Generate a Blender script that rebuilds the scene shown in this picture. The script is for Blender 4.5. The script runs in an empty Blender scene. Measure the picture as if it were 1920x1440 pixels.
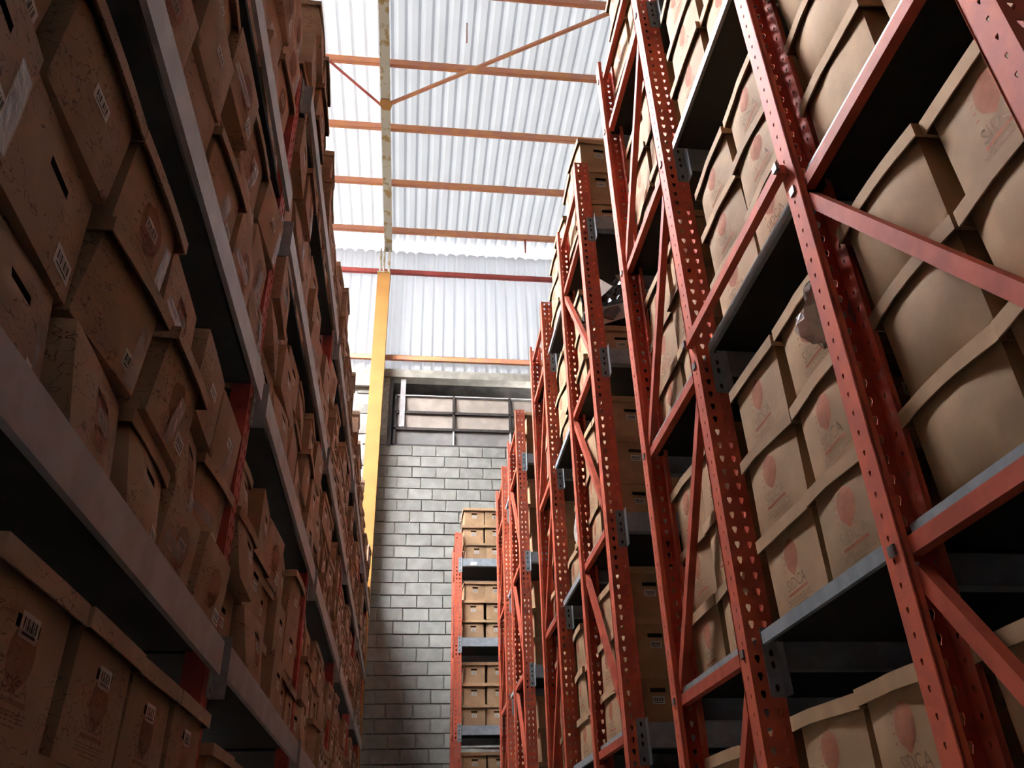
import bpy, bmesh, math, random
from math import pi, sin, cos, radians
from mathutils import Matrix, Vector, noise

random.seed(7)
C = bpy.context.scene.collection
SC = bpy.context.scene
H0 = 1.6                                   # camera height above the floor; heights below are given from the camera

# ------------------------------------------------------------------ camera, sky, sun, exposure
RIGHT = Vector((0.9932, -0.1140, -0.0270))
DOWN = Vector((0.0360, 0.5190, -0.8540))
FWD = Vector((0.1110, 0.8470, 0.5190))
FWD.normalize()
RIGHT = (RIGHT - FWD * RIGHT.dot(FWD)).normalized()
UP = RIGHT.cross(FWD).normalized()
F_PX = 1551.0
cam_data = bpy.data.cameras.new('camera')
cam_data.sensor_width = 36.0
cam_data.lens = 36.0 * F_PX / 1920.0
cam_data.clip_start = 0.05
cam = bpy.data.objects.new('camera', cam_data)
cam.matrix_world = Matrix(((RIGHT.x, UP.x, -FWD.x, 0), (RIGHT.y, UP.y, -FWD.y, 0), (RIGHT.z, UP.z, -FWD.z, H0), (0, 0, 0, 1)))
C.objects.link(cam)
SC.camera = cam

world = bpy.data.worlds.new('sky')
SC.world = world
world.use_nodes = True
bg = world.node_tree.nodes['Background']
bg.inputs[0].default_value = (0.95, 0.955, 1.0, 1)
bg.inputs[1].default_value = 84.0
sun_d = bpy.data.lights.new('sun', 'SUN')
sun_d.energy = 250.0
sun_d.angle = radians(3)
sun_d.color = (1.0, 0.95, 0.88)
sun = bpy.data.objects.new('sun', sun_d)
sun.rotation_euler = Vector((-0.85, 0.30, -0.75)).to_track_quat('-Z', 'Y').to_euler()
sun.location = (20, -8, 25)
C.objects.link(sun)

SC.view_settings.view_transform = 'Standard'
SC.view_settings.look = 'None'
SC.view_settings.gamma = 1.0
SC.view_settings.use_curve_mapping = False
SC.view_settings.exposure = 0.0
SC.cycles.max_bounces = 8
SC.cycles.diffuse_bounces = 5
SC.cycles.transparent_max_bounces = 12

# ------------------------------------------------------------------ materials
def mat(name, col, rough=0.7, metal=0.0, var=0.0, scale=8.0, var2=None, bump=0.0, rnd=0.0, spec=0.3, alpha=1.0, coords='Object', detail=6.0, lo=0.42, hi=0.62):
    m = bpy.data.materials.new(name); m.use_nodes = True
    nt = m.node_tree; n = nt.nodes; L = nt.links
    b = n['Principled BSDF']
    b.inputs['Roughness'].default_value = rough
    b.inputs['Metallic'].default_value = metal
    b.inputs['Specular IOR Level'].default_value = spec
    b.inputs['Alpha'].default_value = alpha
    tc = n.new('ShaderNodeTexCoord')
    no = n.new('ShaderNodeTexNoise'); no.inputs['Scale'].default_value = scale; no.inputs['Detail'].default_value = detail
    oi = n.new('ShaderNodeObjectInfo')
    ad = n.new('ShaderNodeVectorMath'); ad.operation = 'MULTIPLY_ADD'
    ad.inputs[1].default_value = (1, 1, 1)
    co = n.new('ShaderNodeCombineXYZ')
    mu = n.new('ShaderNodeMath'); mu.operation = 'MULTIPLY'; mu.inputs[1].default_value = 57.0
    L.new(oi.outputs['Random'], mu.inputs[0])
    for k in range(3): L.new(mu.outputs[0], co.inputs[k])
    L.new(tc.outputs[coords], ad.inputs[0]); L.new(co.outputs[0], ad.inputs[2])
    L.new(ad.outputs[0], no.inputs['Vector'])
    cr = n.new('ShaderNodeValToRGB')
    c2 = var2 if var2 else tuple(c * (1 - var) for c in col)
    cr.color_ramp.elements[0].position = lo; cr.color_ramp.elements[0].color = (*c2, 1)
    cr.color_ramp.elements[1].position = hi; cr.color_ramp.elements[1].color = (*col, 1)
    L.new(no.outputs['Fac'], cr.inputs[0])
    hs = n.new('ShaderNodeHueSaturation')
    mr = n.new('ShaderNodeMapRange'); mr.inputs[3].default_value = 1 - rnd; mr.inputs[4].default_value = 1 + rnd
    L.new(oi.outputs['Random'], mr.inputs[0]); L.new(mr.outputs[0], hs.inputs['Value'])
    L.new(cr.outputs[0], hs.inputs['Color']); L.new(hs.outputs[0], b.inputs['Base Color'])
    if bump:
        bp = n.new('ShaderNodeBump'); bp.inputs['Strength'].default_value = bump; bp.inputs['Distance'].default_value = 0.01
        L.new(no.outputs['Fac'], bp.inputs['Height']); L.new(bp.outputs[0], b.inputs['Normal'])
    return m

def cardboard(name, col, marks):
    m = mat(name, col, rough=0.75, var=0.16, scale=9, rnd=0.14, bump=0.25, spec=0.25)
    nt = m.node_tree; n = nt.nodes; L = nt.links
    b = n['Principled BSDF']; src = b.inputs['Base Color'].links[0].from_socket
    tc = [x for x in n if x.type == 'TEX_COORD'][0]; ad = [x for x in n if x.type == 'VECT_MATH'][0]
    # faint corrugation lines of the board
    if marks:                               # felt-tip handwriting: thin wandering lines in patches
        mp = n.new('ShaderNodeMapping'); mp.inputs['Scale'].default_value = (1.0, 1.0, 1.7)
        L.new(ad.outputs[0], mp.inputs['Vector'])
        s = n.new('ShaderNodeTexNoise'); s.inputs['Scale'].default_value = 24; s.inputs['Detail'].default_value = 1.6
        L.new(mp.outputs[0], s.inputs['Vector'])
        d = n.new('ShaderNodeMath'); d.operation = 'SUBTRACT'; d.inputs[1].default_value = 0.5; L.new(s.outputs['Fac'], d.inputs[0])
        a = n.new('ShaderNodeMath'); a.operation = 'ABSOLUTE'; L.new(d.outputs[0], a.inputs[0])
        lt = n.new('ShaderNodeMath'); lt.operation = 'LESS_THAN'; lt.inputs[1].default_value = 0.011; L.new(a.outputs[0], lt.inputs[0])
        p = n.new('ShaderNodeTexNoise'); p.inputs['Scale'].default_value = 6; p.inputs['Detail'].default_value = 0
        L.new(ad.outputs[0], p.inputs['Vector'])
        gt = n.new('ShaderNodeMath'); gt.operation = 'GREATER_THAN'; gt.inputs[1].default_value = 0.48; L.new(p.outputs['Fac'], gt.inputs[0])
        mm = n.new('ShaderNodeMath'); mm.operation = 'MULTIPLY'; L.new(lt.outputs[0], mm.inputs[0]); L.new(gt.outputs[0], mm.inputs[1])
        m8 = n.new('ShaderNodeMath'); m8.operation = 'MULTIPLY'; m8.inputs[1].default_value = 0.8; L.new(mm.outputs[0], m8.inputs[0])
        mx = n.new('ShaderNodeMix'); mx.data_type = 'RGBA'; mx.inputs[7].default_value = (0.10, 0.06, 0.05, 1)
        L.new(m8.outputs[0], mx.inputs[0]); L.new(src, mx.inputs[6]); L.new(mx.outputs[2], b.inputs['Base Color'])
    return m

def sheet_mat(name, trans, refl, tint=(0.9, 0.95, 1.0)):
    m = bpy.data.materials.new(name); m.use_nodes = True
    nt = m.node_tree; n = nt.nodes; L = nt.links
    n.remove(n['Principled BSDF']); out = n['Material Output']
    t = n.new('ShaderNodeBsdfTranslucent'); d = n.new('ShaderNodeBsdfDiffuse'); a = n.new('ShaderNodeAddShader')
    tc = n.new('ShaderNodeTexCoord'); no = n.new('ShaderNodeTexNoise'); no.inputs['Scale'].default_value = 1.3; no.inputs['Detail'].default_value = 5
    cr = n.new('ShaderNodeValToRGB')
    cr.color_ramp.elements[0].position = 0.35; cr.color_ramp.elements[0].color = (trans * .86 * tint[0], trans * .86 * tint[1], trans * .86 * tint[2], 1)
    cr.color_ramp.elements[1].position = 0.65; cr.color_ramp.elements[1].color = (trans * tint[0], trans * tint[1], trans * tint[2], 1)
    L.new(tc.outputs['Object'], no.inputs[0]); L.new(no.outputs[0], cr.inputs[0]); L.new(cr.outputs[0], t.inputs[0])
    d.inputs[0].default_value = (refl, refl, refl * 1.02, 1)
    L.new(t.outputs[0], a.inputs[0]); L.new(d.outputs[0], a.inputs[1]); L.new(a.outputs[0], out.inputs[0])
    return m

def clear_mat(name, tint):
    m = bpy.data.materials.new(name); m.use_nodes = True
    nt = m.node_tree; n = nt.nodes; L = nt.links
    n.remove(n['Principled BSDF']); out = n['Material Output']
    t = n.new('ShaderNodeBsdfTransparent'); t.inputs[0].default_value = (*tint, 1)
    g = n.new('ShaderNodeBsdfGlossy'); g.inputs['Roughness'].default_value = 0.2
    x = n.new('ShaderNodeMixShader'); x.inputs[0].default_value = 0.05
    L.new(t.outputs[0], x.inputs[1]); L.new(g.outputs[0], x.inputs[2]); L.new(x.outputs[0], out.inputs[0])
    return m

M = {}
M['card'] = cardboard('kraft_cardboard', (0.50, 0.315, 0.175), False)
M['card_marked'] = cardboard('shaded_written_cardboard', (0.40, 0.26, 0.175), True)  # set darker than plain kraft to carry the long rack's shade
M['dark'] = mat('dark_hole', (0.02, 0.014, 0.01), 0.9)
M['print'] = mat('red_print', (0.62, 0.20, 0.10), 0.8, var=0.2, scale=40, alpha=0.60)
M['ink'] = mat('dark_red_print', (0.40, 0.16, 0.10), 0.8, var=0.2, scale=40, alpha=0.42)
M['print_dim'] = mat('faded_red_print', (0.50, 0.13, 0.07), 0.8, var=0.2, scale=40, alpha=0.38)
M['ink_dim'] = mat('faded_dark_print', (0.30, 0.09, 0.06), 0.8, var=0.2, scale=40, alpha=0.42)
M['label'] = mat('label_paper', (0.74, 0.72, 0.68), 0.6, var=0.08, scale=20)
M['barcode'] = mat('barcode_black', (0.05, 0.05, 0.055), 0.7)
M['tape'] = mat('whitened_clear_tape', (0.86, 0.80, 0.76), 0.16, var=0.1, scale=30, alpha=0.42, spec=0.9, bump=0.5)  # whitish tone puts the tape's glare into its colour
M['red'] = mat('orange_red_paint', (0.74, 0.155, 0.075), 0.62, var=0.22, scale=14, var2=(0.60, 0.13, 0.08), bump=0.05, spec=0.28)
M['red_shaded'] = mat('shaded_red_paint', (0.44, 0.075, 0.06), 0.62, var=0.25, scale=14, spec=0.28)  # darker copy of the red, shade on the long rack's posts painted in
M['red_brace'] = mat('brick_red_paint', (0.58, 0.11, 0.06), 0.62, var=0.25, scale=12, spec=0.28)
M['steel'] = mat('grey_painted_steel', (0.36, 0.40, 0.43), 0.45, var=0.2, scale=20, spec=0.5, bump=0.05)
M['beam_l'] = mat('light_grey_beam_paint', (0.47, 0.47, 0.48), 0.40, var=0.22, scale=9, spec=0.5, bump=0.06)
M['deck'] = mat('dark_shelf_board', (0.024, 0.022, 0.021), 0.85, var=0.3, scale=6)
M['yellow'] = mat('yellow_ochre_paint', (0.44, 0.205, 0.05), 0.5, var=0.12, scale=3, bump=0.03)
M['purlin'] = mat('orange_purlin_paint', (0.80, 0.35, 0.15), 0.5, var=0.15, scale=5, var2=(0.72, 0.30, 0.18))
M['purlin_red'] = mat('red_girt_paint', (0.55, 0.11, 0.09), 0.5, var=0.2, scale=5)
M['peel'] = mat('peeling_cream_paint', (0.66, 0.62, 0.50), 0.6, scale=7, var2=(0.42, 0.28, 0.10), lo=0.38, hi=0.46)
M['block'] = mat('concrete_block', (0.285, 0.277, 0.245), 0.9, var=0.22, scale=7, bump=0.5, rnd=0.10)
M['mortar'] = mat('mortar', (0.50, 0.48, 0.43), 0.95, var=0.3, scale=18, bump=0.6)
M['concrete'] = mat('grey_concrete', (0.40, 0.37, 0.31), 0.9, var=0.25, scale=6, bump=0.3)
M['plaster'] = mat('dark_plaster', (0.16, 0.15, 0.14), 0.9, var=0.3, scale=2)  # kept dark so the unseen walls bounce little light
M['floor'] = mat('dusty_concrete_floor', (0.14, 0.13, 0.12), 0.8, var=0.3, scale=2, bump=0.1)
M['pane'] = mat('dusty_beige_pane', (0.44, 0.37, 0.31), 0.55, var=0.2, scale=4)
M['pane_grey'] = mat('dusty_grey_pane', (0.27, 0.255, 0.24), 0.55, var=0.25, scale=4)
M['frame'] = mat('dark_window_steel', (0.06, 0.05, 0.045), 0.6, var=0.3, scale=14)
M['frame_light'] = mat('pale_window_post', (0.62, 0.60, 0.58), 0.5, var=0.2, scale=9)
M['soffit_dark'] = mat('dark_soffit', (0.075, 0.065, 0.055), 0.9, var=0.6, scale=3)  # dark mottled brown of the window recess
M['sheet_a'] = sheet_mat('bright_translucent_sheet', 0.0098, 0.30, (0.97, 0.98, 1.0))
M['sheet_b'] = sheet_mat('milky_translucent_sheet', 0.0064, 0.20, (0.90, 0.95, 1.0))
M['sheet_d'] = sheet_mat('cladding_sheet', 0.0102, 0.28, (0.93, 0.97, 1.0))
M['gap_screen'] = sheet_mat('white_gap_screen', 0.045, 0.5, (1, 1, 1))  # for the screen added in the eave gap to dim the sky
M['sheet_c'] = sheet_mat('metal_sheet', 0.0, 0.30)
M['clear'] = clear_mat('added_clear_sheet', (0.92, 0.94, 0.95))  # for the unseen sheets added as a light source
M['bag'] = mat('black_plastic', (0.022, 0.018, 0.015), 0.18, spec=0.7, var=0.3, scale=12, bump=0.6)
M['film'] = mat('clear_plastic_film', (0.62, 0.58, 0.55), 0.14, spec=0.9, alpha=0.55, var=0.3, scale=18, bump=0.8)
M['paper'] = mat('off_white_wrapping_paper', (0.60, 0.54, 0.48), 0.6, var=0.2, scale=9, bump=0.4)
M['bolt'] = mat('bolt_steel', (0.30, 0.29, 0.28), 0.4, metal=0.6)

# ------------------------------------------------------------------ mesh helpers
class MB:
    def __init__(s): s.v = []; s.f = []; s.m = []
    def quad(s, a, b, c, d, mi=0):
        i = len(s.v); s.v += [a, b, c, d]; s.f.append((i, i + 1, i + 2, i + 3)); s.m.append(mi)
    def box(s, x0, x1, y0, y1, z0, z1, mi=0, skip=''):
        i = len(s.v)
        s.v += [(x, y, z) for z in (z0, z1) for y in (y0, y1) for x in (x0, x1)]
        fs = {'b': (0, 2, 3, 1), 't': (4, 5, 7, 6), 'f': (0, 1, 5, 4), 'k': (2, 6, 7, 3), 'l': (0, 4, 6, 2), 'r': (1, 3, 7, 5)}
        for k, q in fs.items():
            if k not in skip: s.f.append(tuple(i + j for j in q)); s.m.append(mi)
    def bar(s, p, q, w, h, up=Vector((0, 0, 1)), mi=0):
        p = Vector(p); q = Vector(q); d = (q - p).normalized(); sd = d.cross(Vector(up))
        if sd.length < 1e-4: sd = d.cross(Vector((1, 0, 0)))
        sd.normalize(); u = sd.cross(d).normalized(); i = len(s.v)
        for e in (p, q):
            for a, b in ((-1, -1), (1, -1), (1, 1), (-1, 1)): s.v.append(tuple(e + sd * a * w / 2 + u * b * h / 2))
        for k in range(4): s.f.append((i + k, i + (k + 1) % 4, i + 4 + (k + 1) % 4, i + 4 + k)); s.m.append(mi)
        s.f.append((i + 3, i + 2, i + 1, i)); s.f.append((i + 4, i + 5, i + 6, i + 7)); s.m += [mi, mi]
    def disc(s, c, r, n, axis=1, mi=0, rz=None):
        i = len(s.v); rz = rz or r
        for k in range(n):
            a = 2 * pi * k / n; p = [c[0], c[1], c[2]]; ax = [j for j in range(3) if j != axis]
            p[ax[0]] += r * cos(a); p[ax[1]] += rz * sin(a); s.v.append(tuple(p))
        s.f.append(tuple(range(i, i + n))); s.m.append(mi)
    def grid(s, fn, nu, nv, mi=0, us=None, vs=None):
        us = us or [k / nu for k in range(nu + 1)]; vs = vs or [k / nv for k in range(nv + 1)]
        i = len(s.v); W = len(us)
        for b in vs:
            for a in us: s.v.append(tuple(fn(a, b)))
        for b in range(len(vs) - 1):
            for a in range(W - 1):
                s.f.append((i + b * W + a, i + b * W + a + 1, i + (b + 1) * W + a + 1, i + (b + 1) * W + a)); s.m.append(mi)
    def mesh(s, name, mats, smooth=False, merge=0.0, solid=0.0):
        me = bpy.data.meshes.new(name); me.from_pydata(s.v, [], s.f)
        for mt in mats: me.materials.append(mt)
        for p, k in zip(me.polygons, s.m): p.material_index = k
        if merge or solid:
            bm = bmesh.new(); bm.from_mesh(me)
            if merge: bmesh.ops.remove_doubles(bm, verts=bm.verts, dist=merge)
            if solid:
                bmesh.ops.recalc_face_normals(bm, faces=bm.faces)
                bmesh.ops.solidify(bm, geom=bm.faces[:], thickness=solid)
            bm.to_mesh(me); bm.free()
        if smooth:
            for p in me.polygons: p.use_smooth = True
        me.update()
        return me

def add(name, me, parent=None, loc=(0, 0, 0), rot=None, scale=None):
    o = bpy.data.objects.new(name, me); C.objects.link(o)
    if parent: o.parent = parent
    o.location = loc
    if rot: o.rotation_euler = rot
    if scale: o.scale = scale
    return o

def thing(name, label, cat, loc=(0, 0, 0), rot=None, group=None):
    o = add(name, None, None, loc, rot)
    o['label'] = label; o['category'] = cat
    if group: o['group'] = group
    return o

def tag(o, label, cat, group=None, kind=None):
    o['label'] = label; o['category'] = cat
    if group: o['group'] = group
    if kind: o['kind'] = kind
    return o

def struct(name, me, label, loc=(0, 0, 0), cat=None):
    o = add(name, me, None, loc); o['kind'] = 'structure'; o['label'] = label; o['category'] = cat or name.split('_')[0]
    return o

Z = lambda z: z + H0
YW = 12.75                                  # inner face of the end wall
ZR = 10.95                                  # underside of the roof sheets

# ------------------------------------------------------------------ shell
m = MB(); m.box(-14, 9, -12, 13.2, -0.2, 0); struct('floor', m.mesh('floor', [M['floor']]), 'dusty grey concrete floor of the warehouse aisle')
m = MB(); m.box(-14.2, -14, -12, 13.2, 0, Z(ZR) + .3); struct('wall_left', m.mesh('wall_left', [M['plaster']]), 'plain plastered side wall beyond the long shaded rack', cat='wall')
m = MB(); m.box(9, 9.2, -12, 13.2, 0, Z(ZR) + .3); struct('wall_right', m.mesh('wall_right', [M['plaster']]), 'plain plastered side wall behind the red rack rows', cat='wall')
m = MB(); m.box(-14.2, 9.2, -2.7, -2.5, 0, Z(ZR) + .3); struct('wall_back', m.mesh('wall_back', [M['plaster']]), 'plain unseen wall set close behind the camera to darken the aisle', cat='wall')  # unseen wall pulled in behind the camera to cut stray light

# end wall of concrete blocks, mortar backing with an opening for the window
WX0, WX1, WZ0, WZ1 = -0.52, 3.2, 6.50, 7.86
m = MB()
m.box(-14, WX0, YW + .012, YW + .2, 0, Z(7.86)); m.box(WX1, 9, YW + .012, YW + .2, 0, Z(7.86)); m.box(WX0, WX1, YW + .012, YW + .2, 0, Z(WZ0))
wall = struct('wall_far', m.mesh('wall_mortar', [M['mortar']]), 'end wall of grey concrete blocks with rough mortar joints', cat='wall')
bvars = []
for k in range(6):
    r = random.Random(40 + k)
    b = MB(); L_, H_ = .388, .188
    j = lambda a: r.uniform(-a, a)
    f = [(j(.004), -j(.003), j(.004)), (L_ + j(.004), -j(.003), j(.004)), (L_ + j(.004), -j(.003), H_ + j(.004)), (j(.004), -j(.003), H_ + j(.004))]
    ins = .006
    g = [(ins, -.008 + j(.003), ins), (L_ - ins, -.008 + j(.003), ins), (L_ - ins, -.008 + j(.003), H_ - ins), (ins, -.008 + j(.003), H_ - ins)]
    bk = [(x, .02, z) for x, y, z in f]
    b.v = g + f + bk; b.f = [(0, 1, 2, 3)]; b.m = [0]
    for q in range(4):
        b.f += [(4 + q, 4 + (q + 1) % 4, (q + 1) % 4, q), (8 + q, 8 + (q + 1) % 4, 4 + (q + 1) % 4, 4 + q)]; b.m += [0, 0]
    bvars.append(b.mesh('concrete_block', [M['block']]))
half = []
for k in range(2):
    b = MB(); b.box(0, .19, -.006, .02, 0, .188); half.append(b.mesh('half_block', [M['block']]))
n_blocks = 0
for row in range(40):
    z = WZ0 - .2 * (row + 1) if row < 32 else WZ0 + .2 * (row - 32)
    if z > 7.7 or z < 0.3: continue
    off = (0.0 if row % 2 == 0 else .2) + random.Random(row).uniform(-.035, .035)
    for c in range(-4, 5):
        x = c * .4 + off - .1
        if x < -1.25 or x > (1.35 if row < 32 else WX0 - .40): continue
        if row < 32 and z < 3.0 and x > .95: continue
        if n_blocks >= 296: continue
        n_blocks += 1
        add('concrete_block', bvars[random.Random(row * 31 + c).randrange(6)], wall, (x + .006, YW, Z(z) + .006))
# tie beam above the wall
m = MB(); m.box(-14, 9, YW - .03, YW + .2, Z(7.86), Z(8.02)); struct('beam_tie', m.mesh('tie_beam', [M['concrete']]), 'beige concrete tie beam along the top of the block wall', cat='beam')
# broken masonry lump under the beam, beside the column
m = MB(); m.box(-1.5, -.86, YW - .09, YW + .01, Z(7.62), Z(7.87)); struct('trim_1', m.mesh('corbel', [M['concrete']], ), 'short grey concrete corbel under the tie beam beside the column', cat='trim')

# window: dark steel grid of dusty panes, dark recess behind
win = add('window_1', None); win['kind'] = 'structure'; win['label'] = 'wide steel window with beige dusty panes high in block wall'; win['category'] = 'window'
cols = [-.40, .62, 1.62, 2.62, 3.15]
rows = [(6.55, 6.83, 'pane_grey'), (6.87, 7.16, 'pane'), (7.20, 7.50, 'pane')]
for i in range(4):
    for (a, b_, mt) in rows:
        m = MB(); tl = .03
        m.v = [(cols[i] + .012, YW + .10, Z(a)), (cols[i + 1] - .012, YW + .10, Z(a)), (cols[i + 1] - .012, YW + .10 - tl, Z(b_)), (cols[i] + .012, YW + .10 - tl, Z(b_)),
               (cols[i] + .012, YW + .108, Z(a)), (cols[i + 1] - .012, YW + .108, Z(a)), (cols[i + 1] - .012, YW + .108 - tl, Z(b_)), (cols[i] + .012, YW + .108 - tl, Z(b_))]
        m.f = [(0, 1, 2, 3), (7, 6, 5, 4), (0, 4, 5, 1), (3, 2, 6, 7), (0, 3, 7, 4), (1, 5, 6, 2)]; m.m = [0] * 6
        add('pane', m.mesh('pane', [M[mt]]), win)
for z, h in ((6.52, .05), (6.85, .05), (7.18, .05), (7.52, .02)):
    m = MB(); m.box(-.42, 3.2, YW + .03, YW + .08, Z(z) - h / 2, Z(z) + h / 2); add('frame_bar', m.mesh('frame_bar', [M['frame_light' if z > 7.5 else 'frame']]), win)
for k, x in enumerate(cols[:4]):
    m = MB(); m.box(x - .02, x + .02, YW + .03, YW + .085, Z(6.84 if k else 6.5), Z(7.53)); add('frame_bar', m.mesh('frame_bar', [M['frame']]), win)
    if k:
        m = MB(); m.box(x - .012, x + .012, YW + .04, YW + .085, Z(6.54), Z(6.84)); add('frame_bar', m.mesh('frame_bar', [M['frame_light']]), win)
m = MB(); m.box(-.33, -.24, YW + .02, YW + .06, Z(6.88), Z(7.85)); add('window_post', m.mesh('window_post', [M['frame_light']]), win)
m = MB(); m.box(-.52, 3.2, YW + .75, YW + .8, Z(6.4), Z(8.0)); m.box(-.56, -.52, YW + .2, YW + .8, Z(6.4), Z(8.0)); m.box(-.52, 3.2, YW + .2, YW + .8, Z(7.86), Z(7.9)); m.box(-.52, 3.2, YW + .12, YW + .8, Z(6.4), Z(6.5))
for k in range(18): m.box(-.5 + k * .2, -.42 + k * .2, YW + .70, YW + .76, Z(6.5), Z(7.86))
add('recess', m.mesh('recess', [M['soffit_dark']]), win)
m = MB(); m.box(-.525, -.46, YW - .012, YW + .1, Z(6.48), Z(7.86)); add('reveal', m.mesh('reveal', [M['frame']]), win)

# corrugated sheets
def corrugated(w, length, pitch=.2, depth=.04, jag=None):
    prof = []
    n = int(round(w / pitch))
    for k in range(n):
        x = k * pitch
        prof += [(x, 0), (x + pitch * .46, 0), (x + pitch * .66, depth), (x + pitch * .80, depth)]
    prof.append((n * pitch, 0))
    m = MB()
    for y in (0, length):
        for k, (x, z) in enumerate(prof):
            yy = y + (jag(k) if (jag and y > 0) else 0)
            m.v.append((x, yy, z))
    W = len(prof)
    m.f = [(k, k + 1, W + k + 1, W + k) for k in range(W - 1)]; m.m = [0] * len(m.f)
    return m

ceiling = add('ceiling', None); ceiling['kind'] = 'structure'; ceiling['label'] = 'roof of milky corrugated sheets on orange purlins'; ceiling['category'] = 'ceiling'
rj = random.Random(3)
SH = {}
for key, length in (('long', YW + .32 - 6.9), ('half', 3.4), ('tail', 2.87), ('short', 2.4), ('mid', 3.0), ('rear', 14.1)):
    for mt in ('sheet_a', 'sheet_b', 'sheet_c', 'clear'):
        m = corrugated(1.0, length)
        SH[key, mt] = m.mesh('roof_sheet', [M[mt]], solid=0.0)
SKY_X = (-10, -3)                            # unseen clear sheets beyond the long rack, added to light the red rows
for k in range(-15, 9):
    x = k + .3
    big = 'sheet_a' if x + .5 < -.55 else ('sheet_b' if x < 2.6 else 'sheet_c')
    sky = SKY_X[0] <= k < SKY_X[1]
    if sky:
        add('roof_sheet', SH['half', 'clear'], ceiling, (x, 6.9, Z(ZR)))
        add('roof_sheet', SH['tail', 'sheet_c'], ceiling, (x, 10.2, Z(ZR) + .012))
    else:
        add('roof_sheet', SH['long', big], ceiling, (x, 6.9, Z(ZR)))
    add('roof_sheet', SH['short', 'clear' if sky else big], ceiling, (x, 4.58, Z(ZR) + .012))
    add('roof_sheet', SH['mid', 'sheet_c'], ceiling, (x, 1.66, Z(ZR) + .024))
    add('roof_sheet', SH['rear', 'sheet_c'], ceiling, (x, -12.34, Z(ZR) + .036))

clad = add('wall_cladding', None); clad['kind'] = 'structure'; clad['label'] = 'upright milky corrugated cladding above the block wall'; clad['category'] = 'wall'
for k in range(-14, 9):
    jr = random.Random(k + 99)
    mm_ = 'sheet_a' if k + .8 < -.55 else 'sheet_b'
    m = corrugated(1.0, 2.84, jag=lambda q: jr.uniform(-.03, .02))
    m.v = [(x, .03 + z, y) for x, y, z in m.v]
    me = m.mesh('cladding_sheet', [M['sheet_d']])
    add('cladding_sheet', me, clad, (k + .3, YW + .02, Z(8.0)))

m = MB(); m.box(-14, 9, YW + .19, YW + .20, Z(10.79), Z(ZR) + .06); add('eave_gap_screen', m.mesh('gap_screen', [M['gap_screen']]), clad)  # added screen, dims the sky light coming through the open eave gap
# purlins, girts, rafter, column
def cpurlin(x0, x1, h=.12, w=.06):
    m = MB(); m.box(x0, x1, 0, .006, 0, h); m.box(x0, x1, 0, w, 0, .006); m.box(x0, x1, 0, w, h - .006, h); m.box(x0, x1, w - .006, w, 0, .02)
    return m
pm = cpurlin(-13.9, 8.9).mesh('purlin', [M['purlin']])
for k in range(14):
    y = 12.22 - 1.27 * k
    o = add('roof_purlin', pm, ceiling, (0, y, Z(ZR) - .13))
for z, mt in ((10.20, 'purlin_red'), (8.22, 'purlin')):
    add('girt', cpurlin(-13.9, 8.9, .10, .05).mesh('girt', [M[mt]]), clad, (0, YW - .04, Z(z)))

m = MB()
rx = -.69
m.box(rx - .075, rx + .075, -11.9, 12.55, Z(ZR) - .36, Z(ZR) - .348); m.box(rx - .004, rx + .004, -11.9, 12.55, Z(ZR) - .348, Z(ZR) - .142); m.box(rx - .06, rx + .06, -11.9, 12.55, Z(ZR) - .142, Z(ZR) - .13)
o = struct('beam_rafter', m.mesh('rafter', [M['peel']]), 'cream rafter with peeling paint running under the roof to the yellow column', cat='beam')
for yy in (10.9, 9.4, 7.9):
    m = MB(); m.box(rx + .005, rx + .055, yy, yy + .012, Z(ZR) - .347, Z(ZR) - .143); add('stiffener', m.mesh('stiffener', [M['yellow']]), o)
m = MB()
for q in ((-.09, -.05), (-.05, .06), (.03, .09), (.09, .03), (.05, -.07)): pass
m.v = [(rx - .10, 8.98, 0), (rx - .04, 9.09, 0), (rx + .07, 9.10, 0), (rx + .10, 9.00, 0), (rx + .05, 8.88, 0), (rx - .07, 8.88, 0)]
m.v += [(x, y, .012) for x, y, z in m.v]
m.f = [(5, 4, 3, 2, 1, 0), (6, 7, 8, 9, 10, 11)] + [(k, (k + 1) % 6, 6 + (k + 1) % 6, 6 + k) for k in range(6)]; m.m = [0] * 8
add('gusset_plate', m.mesh('gusset', [M['yellow']]), o, (0, 0, Z(ZR) - .374))
m = MB(); m.bar((rx + .06, 9.0, Z(ZR) - .33), (2.75, 6.95, Z(ZR) - .33), .045, .045); add('cross_brace', m.mesh('brace', [M['purlin']]), o)
m = MB(); m.bar((rx - .06, 9.05, Z(ZR) - .33), (-1.75, 8.05, Z(ZR) - .33), .03, .03); add('cross_brace', m.mesh('brace', [M['purlin_red']]), o)
m = MB(); m.bar((.50, 7.62, Z(ZR) - .10), (.50, 7.62, Z(ZR) - .55), .015, .015); add('hanger_rod', m.mesh('rod', [M['purlin_red']]), ceiling)
m = MB(); m.bar((1.95, 12.25, Z(ZR) - .02), (1.95, 12.25, Z(ZR) - .45), .03, .03); add('hanger_rod', m.mesh('rod', [M['purlin_red']]), ceiling)

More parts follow.
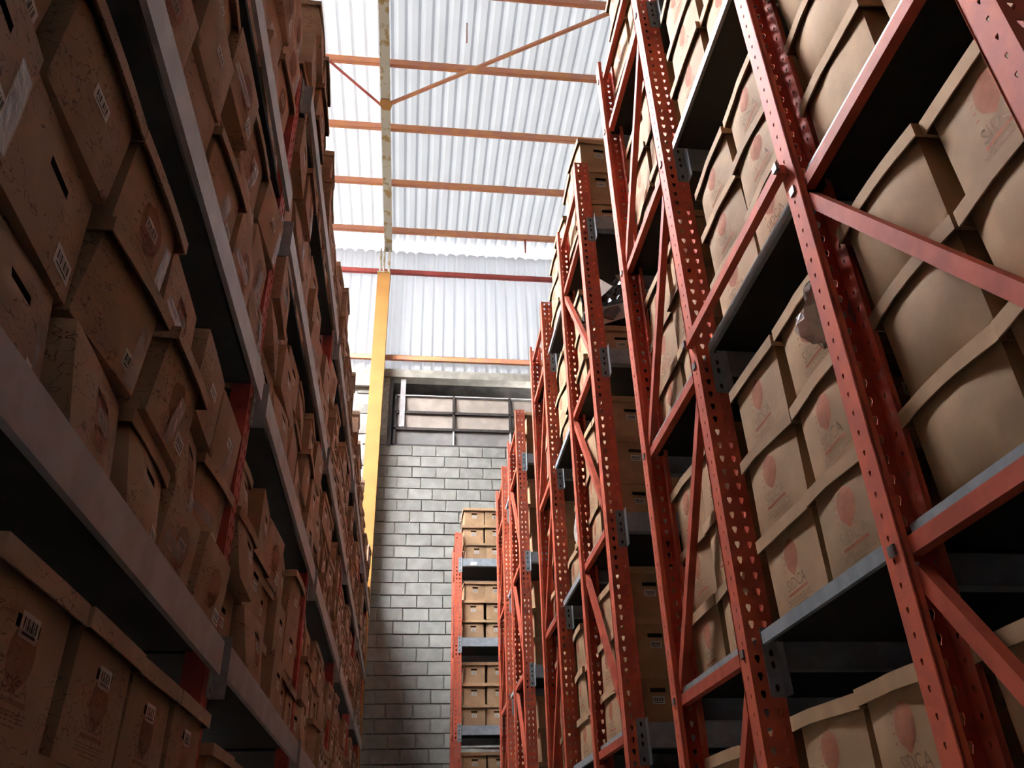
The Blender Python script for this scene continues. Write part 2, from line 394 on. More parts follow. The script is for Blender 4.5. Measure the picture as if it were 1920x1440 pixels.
m = MB()
cx0, cx1, cy0, cy1, ct = -.86, -.628, 12.42, 12.66, Z(9.98)
m.box(cx0, cx1, cy0, cy0 + .014, 0, ct); m.box(cx0, cx1, cy1 - .014, cy1, 0, ct); m.box((cx0 + cx1) / 2 - .006, (cx0 + cx1) / 2 + .006, cy0 + .014, cy1 - .014, 0, ct)
m.box(cx1 - .012, cx1, cy0 + .014, cy1 - .014, 0, ct)
col = struct('column_1', m.mesh('column', [M['yellow']]), 'tall yellow steel column standing against the block wall', cat='column')
m = MB(); m.box(cx0 - .01, cx1 + .01, cy0 - .01, cy1 + .01, ct, ct + .02); m.box(cx0 + .02, cx0 + .05, cy0 + .02, cy1 - .02, ct + .02, Z(ZR) - .36); m.box(cx1 - .05, cx1 - .02, cy0 + .02, cy1 - .02, ct + .02, Z(ZR) - .36); m.box(-.775, -.745, cy0 + .02, cy1 - .02, ct + .02, Z(ZR) - .30)
add('head_bracket', m.mesh('head', [M['peel']]), col)

# ------------------------------------------------------------------ rack parts
PW, PD, PITCH = .094, .072, .0508
TEAR = [(-.35, -1.0), (.35, -1.0), (.62, -.35), (1.0, .30), (.75, 1.0), (-.75, 1.0), (-1.0, .30), (-.62, -.35)]
def hole_cell(m, f, a0, a1, z0, z1, ca, cz, ra, rz):
    am, zm = (a0 + a1) / 2, (z0 + z1) / 2
    outer = [(a0, z0), (a1, z0), (a1, zm - (z1 - z0) * .15), (a1, zm + (z1 - z0) * .15), (a1, z1), (a0, z1), (a0, zm + (z1 - z0) * .15), (a0, zm - (z1 - z0) * .15)]
    inner = [(ca + p * ra, cz + q * rz) for p, q in TEAR]
    i = len(m.v)
    m.v += [f(*p) for p in outer] + [f(*p) for p in inner]
    for k in range(8): m.f.append((i + k, i + (k + 1) % 8, i + 8 + (k + 1) % 8, i + 8 + k)); m.m.append(0)
def post_mesh(h, mt='red'):
    m = MB(); n = int(h / PITCH); top = n * PITCH
    for k in range(n):
        z0, z1 = k * PITCH, (k + 1) * PITCH; zc = (z0 + z1) / 2
        for a0, ca in ((0, .027), (PW / 2, .067)): hole_cell(m, lambda a, z: (a, 0, z), a0, a0 + PW / 2, z0, z1, ca, zc, .0085, .0115)
        hole_cell(m, lambda a, z: (0, a, z), 0, PD, z0, z1, .030, zc, .0045, .0065)
        hole_cell(m, lambda a, z: (PW, a, z), 0, PD, z0, z1, .030, zc, .0045, .0065)
    for x0, x1 in ((0, .016), (PW - .016, PW)):
        m.quad((x0, PD, 0), (x1, PD, 0), (x1, PD, top), (x0, PD, top))
    return m.mesh('rack_post', [M[mt]], merge=.0004, solid=.0025)
POST_R = post_mesh(H0 + 4.27)
POST_L = post_mesh(H0 + 3.58, 'red_shaded')
POST_M = post_mesh(H0 + 4.12)
m = MB(); m.box(-.05, PW + .05, -.03, PD + .03, 0, .01); FOOT = m.mesh('foot_plate', [M['red']])

def connector_mesh():
    m = MB(); m.box(0, .048, -.005, 0, -.07, .13, 0); m.box(.044, .048, -.05, 0, -.07, .13, 0)
    for z in (-.045, .02, .055, .105):
        m.disc((.022, -.0054, z), .006, 8, 1, 1, .011)
    return m.mesh('connector', [M['steel'], M['dark']])
CONN = connector_mesh()
def beam_mesh(length, mt, t=.045):
    m = MB(); m.box(0, length, -.045, -.045 + t, 0, .072); m.box(0, length, -.045, -.045 + t * .65, .072, .105)
    return m.mesh('beam', [M[mt]])
LEN_R = 2.25
BEAM_R = beam_mesh(LEN_R, 'steel')
BRACE_W, BRACE_D = .038, .028

def chan(p, q, mt='red_brace', w=BRACE_W, t=BRACE_D):
    m = MB(); m.bar(p, q, t, w, up=Vector((0, 0, 1)) if abs((Vector(q) - Vector(p)).normalized().z) < .9 else Vector((0, 1, 0)))
    return m.mesh('brace', [M[mt]])

m = MB(); m.bar((0, 0, 0), (.012, 0, 0), .024, .024); BOLT = m.mesh('bolt', [M['bolt']])
LEVELS = (-.405, .625, 1.655, 2.685, 3.715)     # top of the shelf, from the camera's height
XR = 1.0
def rack_row(label, yf, yr, x0=XR, front=True, rear=True, mirror=False, rear_beams=False, zoff=0.0, post=None, bolts=False):
    post = post or POST_R
    r = thing('pallet_rack', label, 'rack', (x0, yf - PD, 0), None, 'red pallet rack rows')
    d = yr - (yf - PD)
    for bx in (0, LEN_R + PW):
        p = add('post', post, r, (bx, 0, 0)); add('foot_plate', FOOT, p)
        p = add('post', post, r, (bx + PW, d, 0), (0, 0, pi)); add('foot_plate', FOOT, p, (0, 0, 0))
    xm = .030
    zs = [z - .045 + H0 + zoff for z in LEVELS] + [H0 + 4.10 + zoff]
    for k, z in enumerate(zs):
        add('brace', chan((xm, PD * .9, z), (xm, d - PD * .9, z)), r)
        if k + 1 < len(zs) and zs[k + 1] - z > .6:
            z1 = zs[k + 1] - .055; z0 = z + .045
            if mirror: add('diagonal_brace', chan((xm + .0, PD * .9, z0), (xm + .0, d - PD * .9, z1)), r)
            else: add('diagonal_brace', chan((xm + .0, PD * .9, z1), (xm + .0, d - PD * .9, z0)), r)
        if bolts:
            for yy in (PD * .5, d - PD * .5): add('bolt', BOLT, r, (-.006, yy, z))
    for z in LEVELS:
        zz = z + H0 + zoff - .105
        b = add('beam', BEAM_R, r, (PW, 0, zz)); add('connector', CONN, b, (-.046, 0, 0))
        b = add('beam', BEAM_R, r, (PW + LEN_R, d, zz), (0, 0, pi)); add('connector', CONN, b, (-.046, 0, 0))
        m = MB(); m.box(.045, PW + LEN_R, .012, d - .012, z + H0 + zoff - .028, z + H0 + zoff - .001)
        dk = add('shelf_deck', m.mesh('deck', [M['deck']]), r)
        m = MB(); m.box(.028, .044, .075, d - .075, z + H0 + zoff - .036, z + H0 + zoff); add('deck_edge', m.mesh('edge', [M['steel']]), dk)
    return r

def bridge(r, y0, y1, x0=XR, spacers=True, zoff=0.0):
    """shelves laid between two back-to-back rows; parts of the nearer row r (whose origin is at r.location)"""
    oy = r.location.y
    for z in LEVELS:
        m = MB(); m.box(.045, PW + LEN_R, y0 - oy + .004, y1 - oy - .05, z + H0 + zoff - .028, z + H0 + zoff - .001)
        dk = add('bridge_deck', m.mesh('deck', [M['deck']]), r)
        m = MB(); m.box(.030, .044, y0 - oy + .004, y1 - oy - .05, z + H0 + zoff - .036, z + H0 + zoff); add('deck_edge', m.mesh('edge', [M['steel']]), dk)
    if spacers:
        for z in (1.70, -.2):
            add('row_spacer', chan((-.014, y0 - oy - .03, z + H0), (-.014, y1 - oy + .03, z + H0), 'red', .034, .026), r)
            for yy in (y0 - oy - .03, y1 - oy + .03): add('bolt', BOLT, r, (-.036, yy, z + H0))

# front-post far edges and rear-post far edges along the aisle
row1 = rack_row('red rack row standing closest to the camera, bulging boxes behind its braces', .872, 1.598, mirror=True, bolts=True)
row2 = rack_row('red rack row behind the bridging shelves, before the cross aisle', 2.495, 3.237, mirror=False, bolts=True)
bridge(row1, 1.598, 2.423)
row3 = rack_row('red rack row just past the cross aisle, holding torn black plastic', 4.052, 4.760, mirror=True)
row4 = rack_row('red rack row backing onto the torn plastic row', 5.640, 6.330, mirror=False)
bridge(row3, 4.760, 5.568, spacers=False)
row5 = rack_row('red rack row after the second cross aisle', 7.50, 8.22, mirror=True)
row6 = rack_row('red rack row last before the third cross aisle', 8.86, 9.56, mirror=False)
bridge(row5, 8.22, 8.79, spacers=False)
row7 = rack_row('low red rack row by the block wall with box ends showing', 10.62, 11.34, x0=.548, mirror=True, post=POST_M)

m = MB(); m.box(.20, .29, -.048, -.0455, Z(3.715) - .095, Z(3.715) - .045); add('paper_label', m.mesh('tag', [M['label']]), row7)
# long shaded rack: beams run along the aisle
XL = -.60
LV_NEAR = (-.33, .705, 1.715, 2.685)
LV_FAR = (-.33, .72, 1.72, 2.58, 3.50)
LPOSTS = (-2.42, -.10, 2.82, 5.08, 7.46, 9.90, 12.2)
lr = thing('pallet_rack', 'long shaded rack with pale grey beams running down the aisle', 'rack', (XL, 0, 0), None, 'pallet rack along the aisle')
DL = 1.0
for y in LPOSTS:
    p = add('post', POST_L, lr, (-.045, y, 0), (0, 0, pi / 2)); add('foot_plate', FOOT, p)
    p = add('post', POST_L, lr, (-DL, y + PW, 0), (0, 0, -pi / 2)); add('foot_plate', FOOT, p)
    zs = [H0 + .3 + .9 * k for k in range(-1, 4)]
    for k, z in enumerate(zs):
        add('brace', chan((-PD, y + PW / 2, z), (-DL + PD, y + PW / 2, z)), lr)
        if k + 1 < len(zs): add('diagonal_brace', chan((-PD, y + PW / 2, z + .05), (-DL + PD, y + PW / 2, zs[k + 1] - .05)), lr)
for i in range(len(LPOSTS) - 1):
    y0, y1 = LPOSTS[i] + PW, LPOSTS[i + 1]
    bm_ = beam_mesh(y1 - y0, 'beam_l', .016)
    for z in (LV_NEAR if i < 2 else LV_FAR):
        b = add('beam', bm_, lr, (-.043, y0, Z(z) - .105), (0, 0, pi / 2)); add('connector', CONN, b, (-.046, 0, 0))
        b = add('beam', bm_, lr, (-DL, y1, Z(z) - .105), (0, 0, -pi / 2)); add('connector', CONN, b, (-.046, 0, 0))
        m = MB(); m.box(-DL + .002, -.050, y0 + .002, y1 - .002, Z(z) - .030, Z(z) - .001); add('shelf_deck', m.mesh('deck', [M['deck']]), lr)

# ------------------------------------------------------------------ boxes
BW, BL, BH = .295, .352, .26                 # width, length, height of a box
def text_mesh(s, size):
    cu = bpy.data.curves.new('lettering', 'FONT'); cu.body = s; cu.size = size; cu.align_x = 'CENTER'; cu.resolution_u = 2
    ob = bpy.data.objects.new('lettering', cu); C.objects.link(ob)
    dg = bpy.context.evaluated_depsgraph_get(); me = ob.evaluated_get(dg).to_mesh()
    vs = [(v.co.x, v.co.y) for v in me.vertices]; fs = [tuple(p.vertices) for p in me.polygons]
    ob.evaluated_get(dg).to_mesh_clear(); bpy.data.objects.remove(ob); bpy.data.curves.remove(cu)
    return vs, fs
TXT = text_mesh('SIDCA', .047)
TXT_S = text_mesh('SIDCA', .036)

class Kind: pass
def make_kind(seed, bulge, crush, marked, wlid=0.0, slot=True):
    r = random.Random(seed); K = Kind()
    hb = BH - .006
    co = {(a, b, c): Vector((r.uniform(-1, 1), r.uniform(-1, 1), r.uniform(-.5, .5))) * crush for a in (0, 1) for b in (0, 1) for c in (0, 1)}
    off = Vector((r.uniform(0, 50), r.uniform(0, 50), r.uniform(0, 50)))
    def P(u, v, w):                          # unit cube to the box body, with crushed corners and bulging sides
        p = Vector(((u - .5) * BW, (v - .5) * BL, w * hb))
        for (a, b, c), q in co.items():
            p += q * (u if a else 1 - u) * (v if b else 1 - v) * (w if c else 1 - w)
        def bl(s, t): return (max(0, sin(pi * s)) ** .75) * (max(0, sin(pi * min(1, t * .97))) ** .75)
        nz = 1 + .5 * noise.noise(p * 9 + off)
        if u in (0, 1): p.x += (bulge * nz * bl(v, w)) * (1 if u else -1)
        if v in (0, 1): p.y += (bulge * .75 * nz * bl(u, w)) * (1 if v else -1)
        return p
    m = MB()
    m.grid(lambda s, t: P(0, 1 - s, t), 8, 7); m.grid(lambda s, t: P(1, s, t), 8, 7)
    us = [0, .12, .25, .36, .64, .75, .88, 1]; vs = [0, .15, .32, .5, .63, .71, .88, 1]
    for v in (0, 1):
        base = len(m.f)
        m.grid(lambda s, t: P(s if v == 0 else 1 - s, v, t), 0, 0, us=us, vs=vs)
        if not slot: continue
        idx = base + 4 * 7 + 3               # the hand hole: push the cell in and darken it
        q = m.f[idx]; sgn = 1 if v == 0 else -1; i = len(m.v)
        m.v += [(m.v[k][0], m.v[k][1] + .03 * sgn, m.v[k][2]) for k in q]
        m.f[idx] = (i, i + 1, i + 2, i + 3); m.m[idx] = 1
        for k in range(4): m.f.append((q[k], q[(k + 1) % 4], i + (k + 1) % 4, i + k)); m.m.append(1)
    m.quad(P(0, 0, 0), P(0, 1, 0), P(1, 1, 0), P(1, 0, 0))
    m.quad(P(0, 0, 1), P(1, 0, 1), P(1, 1, 1), P(0, 1, 1))
    m.v = [tuple(p) for p in m.v]
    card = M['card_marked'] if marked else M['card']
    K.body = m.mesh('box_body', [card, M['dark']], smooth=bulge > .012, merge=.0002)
    # lid
    m = MB(); hl = .038; ov = .019
    def Lp(u, v, w):
        e = P(u, v, .965)
        p = Vector((e.x, e.y, BH - hl + w * hl))
        p.x += ov * (1 if u == 1 else -1 if u == 0 else 0); p.y += ov * (1 if v == 1 else -1 if v == 0 else 0)
        p.z += wlid * (sin(pi * u) * (1 if v in (0, 1) else 0) + sin(pi * v) * (1 if u in (0, 1) else 0)) * (1 - .6 * w) * .3
        p += co[(int(u > .5), int(v > .5), 1)] * .35
        return p
    n = 6
    m.grid(lambda s, t: Lp(0, 1 - s, t), n, 1); m.grid(lambda s, t: Lp(1, s, t), n, 1); m.grid(lambda s, t: Lp(s, 0, t), n, 1); m.grid(lambda s, t: Lp(1 - s, 1, t), n, 1)
    def top(s, t):
        p = Lp(s, t, 1); p.z -= .008 * sin(pi * s) * sin(pi * t); return p
    m.grid(top, n, n)
    inn = lambda u, v: Vector((Lp(u, v, 0).x - .004 * (1 if u == 1 else -1 if u == 0 else 0), Lp(u, v, 0).y - .004 * (1 if v == 1 else -1 if v == 0 else 0), Lp(u, v, 0).z))
    for f in (lambda s: (0, s), lambda s: (1, 1 - s), lambda s: (1 - s, 0), lambda s: (s, 1)):
        m.grid(lambda s, t: (Lp(*f(s), 0) if t == 0 else inn(*f(s))), n, 1)
    K.lid = m.mesh('box_lid', [card], merge=.0002)
    # printed emblem: globe, lettering, bars; follows the side it lies on
    def printed(side, sc, name):
        m = MB()
        def S(a, z, lift=.0014):             # a along the side, z up, both in metres from the middle of the side's bottom
            if side == 'long':
                p = P(0, min(.999, max(.001, .5 - a / BL)), min(.999, max(.001, z / hb))); p.x -= lift
            else:
                p = P(min(.999, max(.001, .5 + a / BW)), 0, min(.999, max(.001, z / hb))); p.y -= lift
            return tuple(p)
        cz = .152 if side == 'long' else .118; ra = .036 * sc; rz = .042 * sc
        nr = 5
        for k in range(nr):                  # globe of broken bands, as parallels of a globe
            t0, t1 = -1 + 2 * k / nr + .003, -1 + 2 * (k + 1) / nr - .003
            segs = 8; i = len(m.v)
            for q in range(segs + 1):
                for t in (t0, t1):
                    w = math.sqrt(max(0, 1 - t * t)); x = (-1 + 2 * q / segs) * w
                    m.v.append(S(x * ra, cz + t * rz + .006 * sc * (x * x)))
            for q in range(segs): m.f.append((i + 2 * q, i + 2 * q + 2, i + 2 * q + 3, i + 2 * q + 1)); m.m.append(0)
        for k in range(4):
            m.f.append(tuple(range(len(m.v), len(m.v) + 4))); m.m.append(0); zz = cz + rz * (-.6 + .4 * k)
            m.v += [S(-ra * 1.35, zz), S(-ra * 1.12, zz + .001), S(-ra * 1.12, zz + .005), S(-ra * 1.3, zz + .006)]
        vs_, fs_ = (TXT if side == 'long' else TXT_S); i = len(m.v)
        m.v += [S(x, .066 + y) for x, y in vs_]; m.f += [tuple(i + k for k in f) for f in fs_]; m.m += [1] * len(fs_)
        ww = .085 if side == 'long' else .07
        for (zz, hh, w_, mi) in ((.053, .008, ww * .8, 0), (.042, .0025, ww, 1), (.036, .0025, ww * .9, 1), (.030, .0025, ww, 1), (.022, .003, ww * .6, 1)):
            for q in range(8):
                a0 = -w_ + 2 * w_ * q / 8; a1 = a0 + 2 * w_ / 8 * (1 if hh > .004 else .8)
                m.f.append(tuple(range(len(m.v), len(m.v) + 4))); m.m.append(mi); m.v += [S(a0, zz), S(a1, zz), S(a1, zz + hh), S(a0, zz + hh)]
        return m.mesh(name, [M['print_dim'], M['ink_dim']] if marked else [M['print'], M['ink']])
    K.print_long = printed('long', 1.25, 'emblem_print'); K.print_end = printed('end', 1.25 if seed == 14 else 1.6 if marked else 1.2, 'emblem_print')
    # paper labels and tape for the short end, following it
    def E(u, w, lift): p = P(u, 0, w); p.y -= lift; return tuple(p)
    def label(u0, u1, w0, w1, name):
        m = MB(); m.quad(E(u0, w0, .0012), E(u1, w0, .0012), E(u1, w1, .0012), E(u0, w1, .0012), 0)
        d = lambda f: u0 + (u1 - u0) * f; e = lambda f: w0 + (w1 - w0) * f
        for a, b_ in ((.12, .2), (.25, .29), (.33, .42), (.48, .5), (.55, .64), (.68, .72), (.77, .86)): m.quad(E(d(a), e(.35), .0016), E(d(b_), e(.35), .0016), E(d(b_), e(.8), .0016), E(d(a), e(.8), .0016), 1)
        m.quad(E(d(.15), e(.15), .0016), E(d(.85), e(.15), .0016), E(d(.85), e(.25), .0016), E(d(.15), e(.25), .0016), 1)
        return m.mesh(name, [M['label'], M['barcode']])
    K.label_mid = label(.39, .61, .42, .56, 'paper_label'); K.label_low = label(.70, .95, .12, .30, 'paper_label'); K.label_top = label(.40, .62, .58, .74, 'paper_label')
    def tape(u0, u1, w0, w1, sk):
        m = MB(); m.grid(lambda s, t: E(min(.999, u0 + (u1 - u0) * s + sk * t), w0 + (w1 - w0) * t, .0018 + .001 * (0.5 + .5 * sin(9 * t + 3 * s))), 2, 6); return m.mesh('tape', [M['tape']])
    K.tapes = [tape(.80, .97, .02, .70, 0.0), tape(.05, .6, .3, .46, .04), tape(.42, .6, .02, .6, .1)]
    K.wlid = wlid; K.bulge = bulge
    return K

KR = [make_kind(1, .006, .003, False), make_kind(2, .014, .005, False, .006), make_kind(3, .017, .008, False, .012), make_kind(4, .025, .012, False, .018), make_kind(5, .010, .006, False, .004)]
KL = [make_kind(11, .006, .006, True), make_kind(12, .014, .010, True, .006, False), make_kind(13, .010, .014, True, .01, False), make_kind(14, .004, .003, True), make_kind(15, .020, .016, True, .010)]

ORD = ('first second third fourth fifth sixth seventh eighth ninth tenth eleventh twelfth thirteenth fourteenth fifteenth sixteenth seventeenth eighteenth nineteenth twentieth '
       'twenty-first twenty-second twenty-third twenty-fourth twenty-fifth twenty-sixth twenty-seventh twenty-eighth twenty-ninth thirtieth thirty-first thirty-second thirty-third thirty-fourth thirty-fifth').split()
ROWN = {1: ('only',), 2: ('bottom', 'top'), 3: ('bottom', 'middle', 'top'), 4: ('bottom', 'second', 'third', 'top')}
SPECS = []                                  # every box: dict; the largest in the picture become things, the rest one heap

def proj(p):
    d = Vector(p) - Vector((0, 0, H0)); z = d.dot(FWD)
    if z < .05: return None
    return (960 + F_PX * d.dot(RIGHT) / z, 720 - F_PX * d.dot(UP) / z)
def clip_area(pts):
    if any(p is None for p in pts): return 0
    poly = pts
    for ax, lim, sg in ((0, 0, 1), (0, 1920, -1), (1, 0, 1), (1, 1440, -1)):
        out = []
        for i in range(len(poly)):
            a, b = poly[i], poly[(i + 1) % len(poly)]; da = sg * (a[ax] - lim); db = sg * (b[ax] - lim)
            if da >= 0: out.append(a)
            if da * db < 0:
                t = da / (da - db); out.append((a[0] + t * (b[0] - a[0]), a[1] + t * (b[1] - a[1])))
        poly = out
        if not poly: return 0
    return abs(sum(poly[i][0] * poly[(i + 1) % len(poly)][1] - poly[(i + 1) % len(poly)][0] * poly[i][1] for i in range(len(poly)))) / 2

def spec(K, x, y, z, rot, sc, feats, label, group, faces, lid=True, hidden=False):
    w, l, h = BW * sc[0], BL * sc[1], BH * sc[2]
    Rm = Matrix.Rotation(rot[2], 3, 'Z')
    area = 0
    if not hidden:
        for f in faces:
            if f == 'long': q = [(-w / 2, -l / 2, 0), (-w / 2, l / 2, 0), (-w / 2, l / 2, h), (-w / 2, -l / 2, h)]
            else: q = [(-w / 2, -l / 2, 0), (w / 2, -l / 2, 0), (w / 2, -l / 2, h), (-w / 2, -l / 2, h)]
            area += clip_area([proj(Rm @ Vector(p) + Vector((x, y, z + H0))) for p in q])
    SPECS.append(dict(K=K, loc=(x, y, z + H0), rot=rot, sc=sc, feats=feats, label=label, group=group, area=area, lid=lid))

rb = random.Random(21)
# --- red rows: boxes lie lengthwise along the aisle, long side to the aisle, short ends to the cross aisles
def fill_right(seg, y0, y1, levels, ncol, kinds, x0=1.045, deep=1, rows=3, zoff=0.0, wj=.012, ends_vis=False, rowh=None, skip=(), second_hidden=True, prints=True, deepskip=()):
    pit = (y1 - y0) / ncol
    for li, lv in levels:
        n = rows if isinstance(rows, int) else rows.get(li, 3)
        rh = (rowh or {}).get(li, .262)
        for dcol in range(deep + (1 if second_hidden else 0)):
            for c in range(ncol):
                for r in range(n):
                    if (li, c, r) in skip and dcol == 0: continue
                    K = kinds[rb.randrange(len(kinds))]
                    hid = dcol >= deep  # unseen column behind, added to block light
                    sx = rb.uniform(.94, 1.0); sy = (pit - .006 - .4 * K.bulge) / (BL + .038)
                    if ends_vis: sx = .90
                    x = x0 + dcol * (.312 if not ends_vis else .285) + BW * sx / 2 + .012 + K.bulge * .8 + rb.uniform(-.004, wj)
                    y = y0 + pit * (c + .5) + rb.uniform(-.006, .006)
                    rz = radians(rb.uniform(-2.2, 2.2))
                    if ends_vis: rz *= 1.8; y += rb.uniform(-.004, .008); x += (.03 if li == 4 and r == 0 else 0) * (dcol == 0)
                    z = lv + zoff + r * rh
                    fe = (['print_long'] if prints else []) + (['label_mid'] if c == 0 else [])
                    if seg.startswith('row closest') and (li, c, r) == (2, 0, 2): pass
                    if seg.startswith('row closest') and (li, c, r) == (1, 0, 2): K = KR[0]; fe = ['print_long']
                    if (li, r) in deepskip and dcol: continue
                    look = 'bulging kraft' if K.bulge > .02 else ('swollen kraft' if K.bulge > .011 else 'square kraft')
                    pos = '' if ncol == 1 else (', %s one' % ('front' if c == 0 else 'rear'))
                    dp = '' if deep == 1 else (', %s column in' % ORD[dcol])
                    lab = '%s box%s%s, %s row, %s shelf, %s' % (look, pos, dp, ROWN[n][r], ('floor-side', 'lowest', 'second', 'third', 'topmost')[li], seg)
                    spec(K, x, y, z, (radians(rb.uniform(-.6, .6)), 0, rz), (sx, sy, (rh - .003) / BH), fe, lab, 'archive boxes on the red rack rows', ('long', 'end') if c == 0 else ('long',), hidden=hid)

LV = list(enumerate(LEVELS))
fill_right('row closest to camera', .80, 1.53, LV[:4], 2, [KR[3], KR[2], KR[3]], x0=1.062, rowh={1: .270, 2: .265}, prints=False)
fill_right('bridging shelves', 1.600, 2.330, LV[:5], 2, [KR[0], KR[1], KR[2], KR[1], KR[4]], x0=1.048, rowh={2: .232, 1: .266})
fill_right('second red row', 2.50, 3.17, LV[:5], 2, [KR[0], KR[1], KR[4]], x0=1.075, rows={4: 4})
fill_right('third red row', 4.062, 4.70, LV[:5], 2, [KR[0], KR[4], KR[1]], x0=1.052, deep=2, rows={4: 3}, rowh={4: .288}, ends_vis=True, skip=((3, 0, 1), (3, 0, 2)), second_hidden=False, deepskip=((3, 1), (3, 2)))
fill_right('shelves behind third red row', 4.77, 5.50, LV[:5], 2, [KR[2], KR[1], KR[4]], x0=1.06, skip=((2, 1, 2), (2, 1, 1), (1, 0, 2)))
fill_right('fourth red row', 5.60, 6.28, LV[:5], 2, [KR[0], KR[1], KR[2]], x0=1.07, rows={4: 2})
fill_right('fifth red row', 7.46, 8.16, LV[:5], 2, [KR[0], KR[1]], x0=1.10, deep=1, rows={4: 2})
fill_right('shelves behind fifth red row', 8.22, 8.74, LV[:5], 1, [KR[0], KR[4]], x0=1.07, rows={4: 1})
fill_right('sixth red row', 8.83, 9.50, LV[:5], 2, [KR[0], KR[4]], x0=1.08, rows={4: 1})
fill_right('wall row', 10.57, 11.28, LV[:5], 2, [KR[0], KR[4]], x0=.648, deep=2, rows={4: 3}, ends_vis=True, second_hidden=False, rowh={1: .25, 2: .25, 3: .25, 4: .25})

# --- long shaded rack: short ends to the aisle, stacked loosely
def fill_left(shelf, y0, y1, z, rows, cnt0, near, neat=False, rowh=.266, miss=0.07):
    n = int((y1 - y0) / .316); pit = (y1 - y0) / n
    for c in range(n):
        dz = [0.0]
        for r in range(rows):
            if not neat and r == rows - 1 and rb.random() < miss * (1.5 if not near else 1): continue
            K = KL[3] if neat else (KL[rb.choice((1, 2, 1, 2, 0, 4))] if near else KL[rb.choice((0, 4, 3, 0, 1))])
            lidded = neat or rb.random() < .32
            prot = rb.uniform(-.004, .004) if neat else rb.uniform(-.055, .010)
            rz = radians(rb.uniform(-1, 1) if neat else rb.uniform(-4.5, 4.5))
            rx = 0 if neat else radians(rb.uniform(-1.6, 1.6))
            sx = ((pit - .042) if lidded else (pit - .016)) / (BW) * (1 if neat else rb.uniform(.93, 1.0))
            sy = 1.05
            x = XL - .015 - BL * sy / 2 - .01 + prot
            fe = ['label_low'] + (['print_end'] if rb.random() < .45 else []) if not neat else ['label_top', 'print_end']
            if not neat:
                if rb.random() < .70: fe.append('tape%d' % rb.randrange(3))
                if rb.random() < .35: fe.remove('label_low'); fe.append('label_mid')
            if not near and rb.random() < .5: fe = ['label_mid']
            look = 'neat' if neat else ('taped' if any(q.startswith('tape') for q in fe) else 'scuffed')
            lab = '%s cardboard box, %s from near end, %s row, %s shelf, long shaded rack' % (look, ORD[cnt0 + c], ROWN[rows][r], shelf)
            spec(K, x, y0 + pit * (c + .5), z + r * rowh, (0, rx, pi / 2 + rz), (sx, sy, (rowh - .004) / BH), fe, lab, 'archive boxes on the long shaded rack', ('end',), lid=lidded)
        for r in range(rows - (1 if not neat else 0)):
            spec(KL[0], XL - .62, y0 + pit * (c + .5), z + r * rowh, (0, 0, pi / 2), ((pit - .02) / BW, 1.05, (rowh - .004) / BH), [], '', '', (), hidden=True)  # unseen back row, added to block light through the gaps
    return cnt0 + n
shelves = ('floor-side', 'lowest', 'second', 'third', 'topmost')
fill_left('floor-side', 1.255, 2.81, LV_NEAR[0], 3, 0, True, neat=True, rowh=.271)
starts = {}
starts[1] = fill_left('lowest', .62, 2.80, LV_NEAR[1], 3, 0, True, rowh=.246)
starts[2] = fill_left('second', 1.14, 2.80, LV_NEAR[2], 3, 0, True, rowh=.246)
starts[3] = fill_left('third', 1.45, 2.80, LV_NEAR[3], 4, 0, True, rowh=.262)
starts[0] = 5
for i in range(2, 6):
    for li in range(5):
        if li == 0 and i > 3: continue
        starts[li] = fill_left(shelves[li], LPOSTS[i] + PW + .004, LPOSTS[i + 1] - .004, LV_FAR[li], 3, starts.get(li, 0), False, neat=(li == 0), rowh=(.236 if li == 2 else .25))

for li in range(1, 4):                      # out of frame: more of the rack past the camera, added to block light
    for c in range(11):
        y = -2.25 + .316 * c
        for r in range(4 if li == 3 else 3):
            if y < (.5, .5, 1.0, 1.3)[li]: spec(KL[0], XL - .24, y, LV_NEAR[li] + r * .264, (0, 0, pi / 2), (1, 1.05, 1), [], '', '', (), hidden=True)
SPECS.sort(key=lambda s: -s['area'])
TOP = [s for s in SPECS if s['area'] > 0][:300]
REST = [s for s in SPECS if s not in TOP]
for s in TOP:
    K = s['K']
    o = thing('archive_box', s['label'], 'box', s['loc'], s['rot'], s['group'])
    o.scale = s['sc']
    b = add('box_body', K.body, o)
    if s['lid']: add('box_lid', K.lid, o)
    else: o.scale = (s['sc'][0], s['sc'][1], s['sc'][2] * 1.02)
    for f in s['feats']:
        if f.startswith('tape'): add('tape', K.tapes[int(f[4])], b)
        elif f.startswith('label'): add('paper_label', getattr(K, f), b)
        else: add('emblem_print', getattr(K, f), b)
# the remaining boxes, past three hundred, and the unseen light-blocking rows as one heap
hv, hf, hm = [], [], []
for s in REST:
    R_ = Matrix.Translation(s['loc']) @ Matrix.Rotation(s['rot'][2], 4, 'Z') @ Matrix.Diagonal((*s['sc'], 1))
    m = MB(); w, l = BW / 2, BL / 2
    m.box(-w, w, -l, l, 0, BH - .046, 0, 't'); m.box(-w - .008, w + .008, -l - .008, l + .008, BH - .046, BH, 0)
    if s['area'] > 5:
        m.box(-.042, .042, -l - .0015, -l, .155, .183, 1, 'k'); m.box(-.035, .035, -l - .0015, -l, .105, .14, 2, 'k')
    i = len(hv)
    hv += [tuple(R_ @ Vector(p)) for p in m.v]; hf += [tuple(i + k for k in f) for f in m.f]; hm += m.m
hm_ = MB(); hm_.v, hm_.f, hm_.m = hv, hf, hm
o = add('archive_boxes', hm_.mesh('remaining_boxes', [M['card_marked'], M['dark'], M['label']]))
tag(o, 'remaining small kraft archive boxes along the racks, with unseen rows added to block light', 'boxes', None, 'stuff')

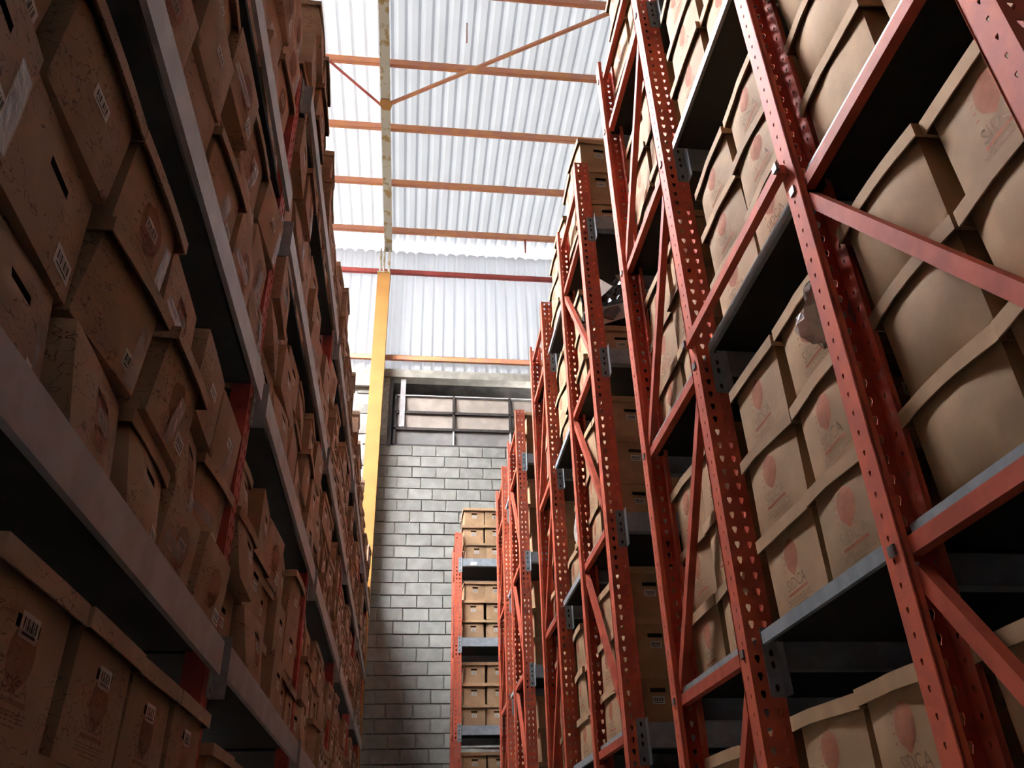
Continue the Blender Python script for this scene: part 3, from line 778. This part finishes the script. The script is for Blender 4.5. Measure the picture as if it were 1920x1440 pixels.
# ------------------------------------------------------------------ torn plastic, wrapping
def crumple(name, size, seed, mt, sub=4, amp=.45, squash=1.0):
    bm = bmesh.new(); bmesh.ops.create_icosphere(bm, subdivisions=sub, radius=1.0)
    o_ = Vector((seed * 3.7, seed * 1.9, seed))
    for v in bm.verts:
        d = v.co.normalized()
        a = 1 + amp * noise.noise(d * 1.6 + o_) + amp * .45 * abs(noise.noise(d * 4.2 + o_)) - amp * .25 * abs(noise.noise(d * 9 + o_))
        v.co = Vector((d.x * size[0] * a, d.y * size[1] * a, max(-size[2] * .95, d.z * size[2] * a)))
    zmin = min(v.co.z for v in bm.verts)
    for v in bm.verts: v.co.z -= zmin
    me = bpy.data.meshes.new(name); bm.to_mesh(me); bm.free(); me.materials.append(M[mt])
    return me
def flap(pts, mt, t=.002):
    m = MB(); n = len(pts); m.v = [tuple(p) for p in pts] + [(p[0], p[1] + t, p[2]) for p in pts]
    m.f = [tuple(range(n)), tuple(range(2 * n - 1, n - 1, -1))] + [(k, n + k, n + (k + 1) % n, (k + 1) % n) for k in range(n)]; m.m = [0] * (n + 2)
    return m.mesh('torn_paper', [M[mt]])
zb = Z(LEVELS[3])
o = add('plastic_bag', crumple('plastic_bag', (.30, .19, .25), 5, 'bag'), None, (1.36, 4.22, zb + .262)); tag(o, 'crumpled black plastic bag torn open on a box in the third red row', 'bag')
add('torn_paper', flap([(-.28, -.13, .00), (-.04, -.20, .06), (-.08, -.19, .16), (-.24, -.15, .13)], 'paper'), o)
add('torn_paper', flap([(-.02, -.15, .10), (.10, -.17, .16), (.16, -.14, .14), (.02, -.16, .08)], 'film'), o)
add('torn_paper', flap([(-.14, -.17, .38), (.02, -.17, .41), (.05, -.16, .33), (-.10, -.17, .30)], 'paper'), o)
add('torn_paper', flap([(-.26, -.14, .20), (-.17, -.18, .28), (-.24, -.13, .38)], 'paper'), o)
o = add('plastic_wrap', crumple('plastic_wrap', (.10, .07, .10), 9, 'film', 3), None, (1.09, 1.66, Z(LEVELS[1]) + .55)); tag(o, 'crumpled clear plastic film tucked beside boxes on the bridging shelves', 'plastic')
o = add('paper_bundle', crumple('paper_bundle', (.13, .15, .20), 13, 'paper', 4, .3), None, (1.24, 5.32, Z(LEVELS[2]) + .265)); tag(o, 'off-white crumpled wrapped bundle on a box between third and fourth rows', 'bundle')
o = add('plastic_wrap', crumple('plastic_wrap', (.12, .12, .10), 17, 'film', 3), None, (1.22, 4.95, Z(LEVELS[1]) + .53)); tag(o, 'crumpled bubble film bundle lying lower between third and fourth rows', 'plastic')
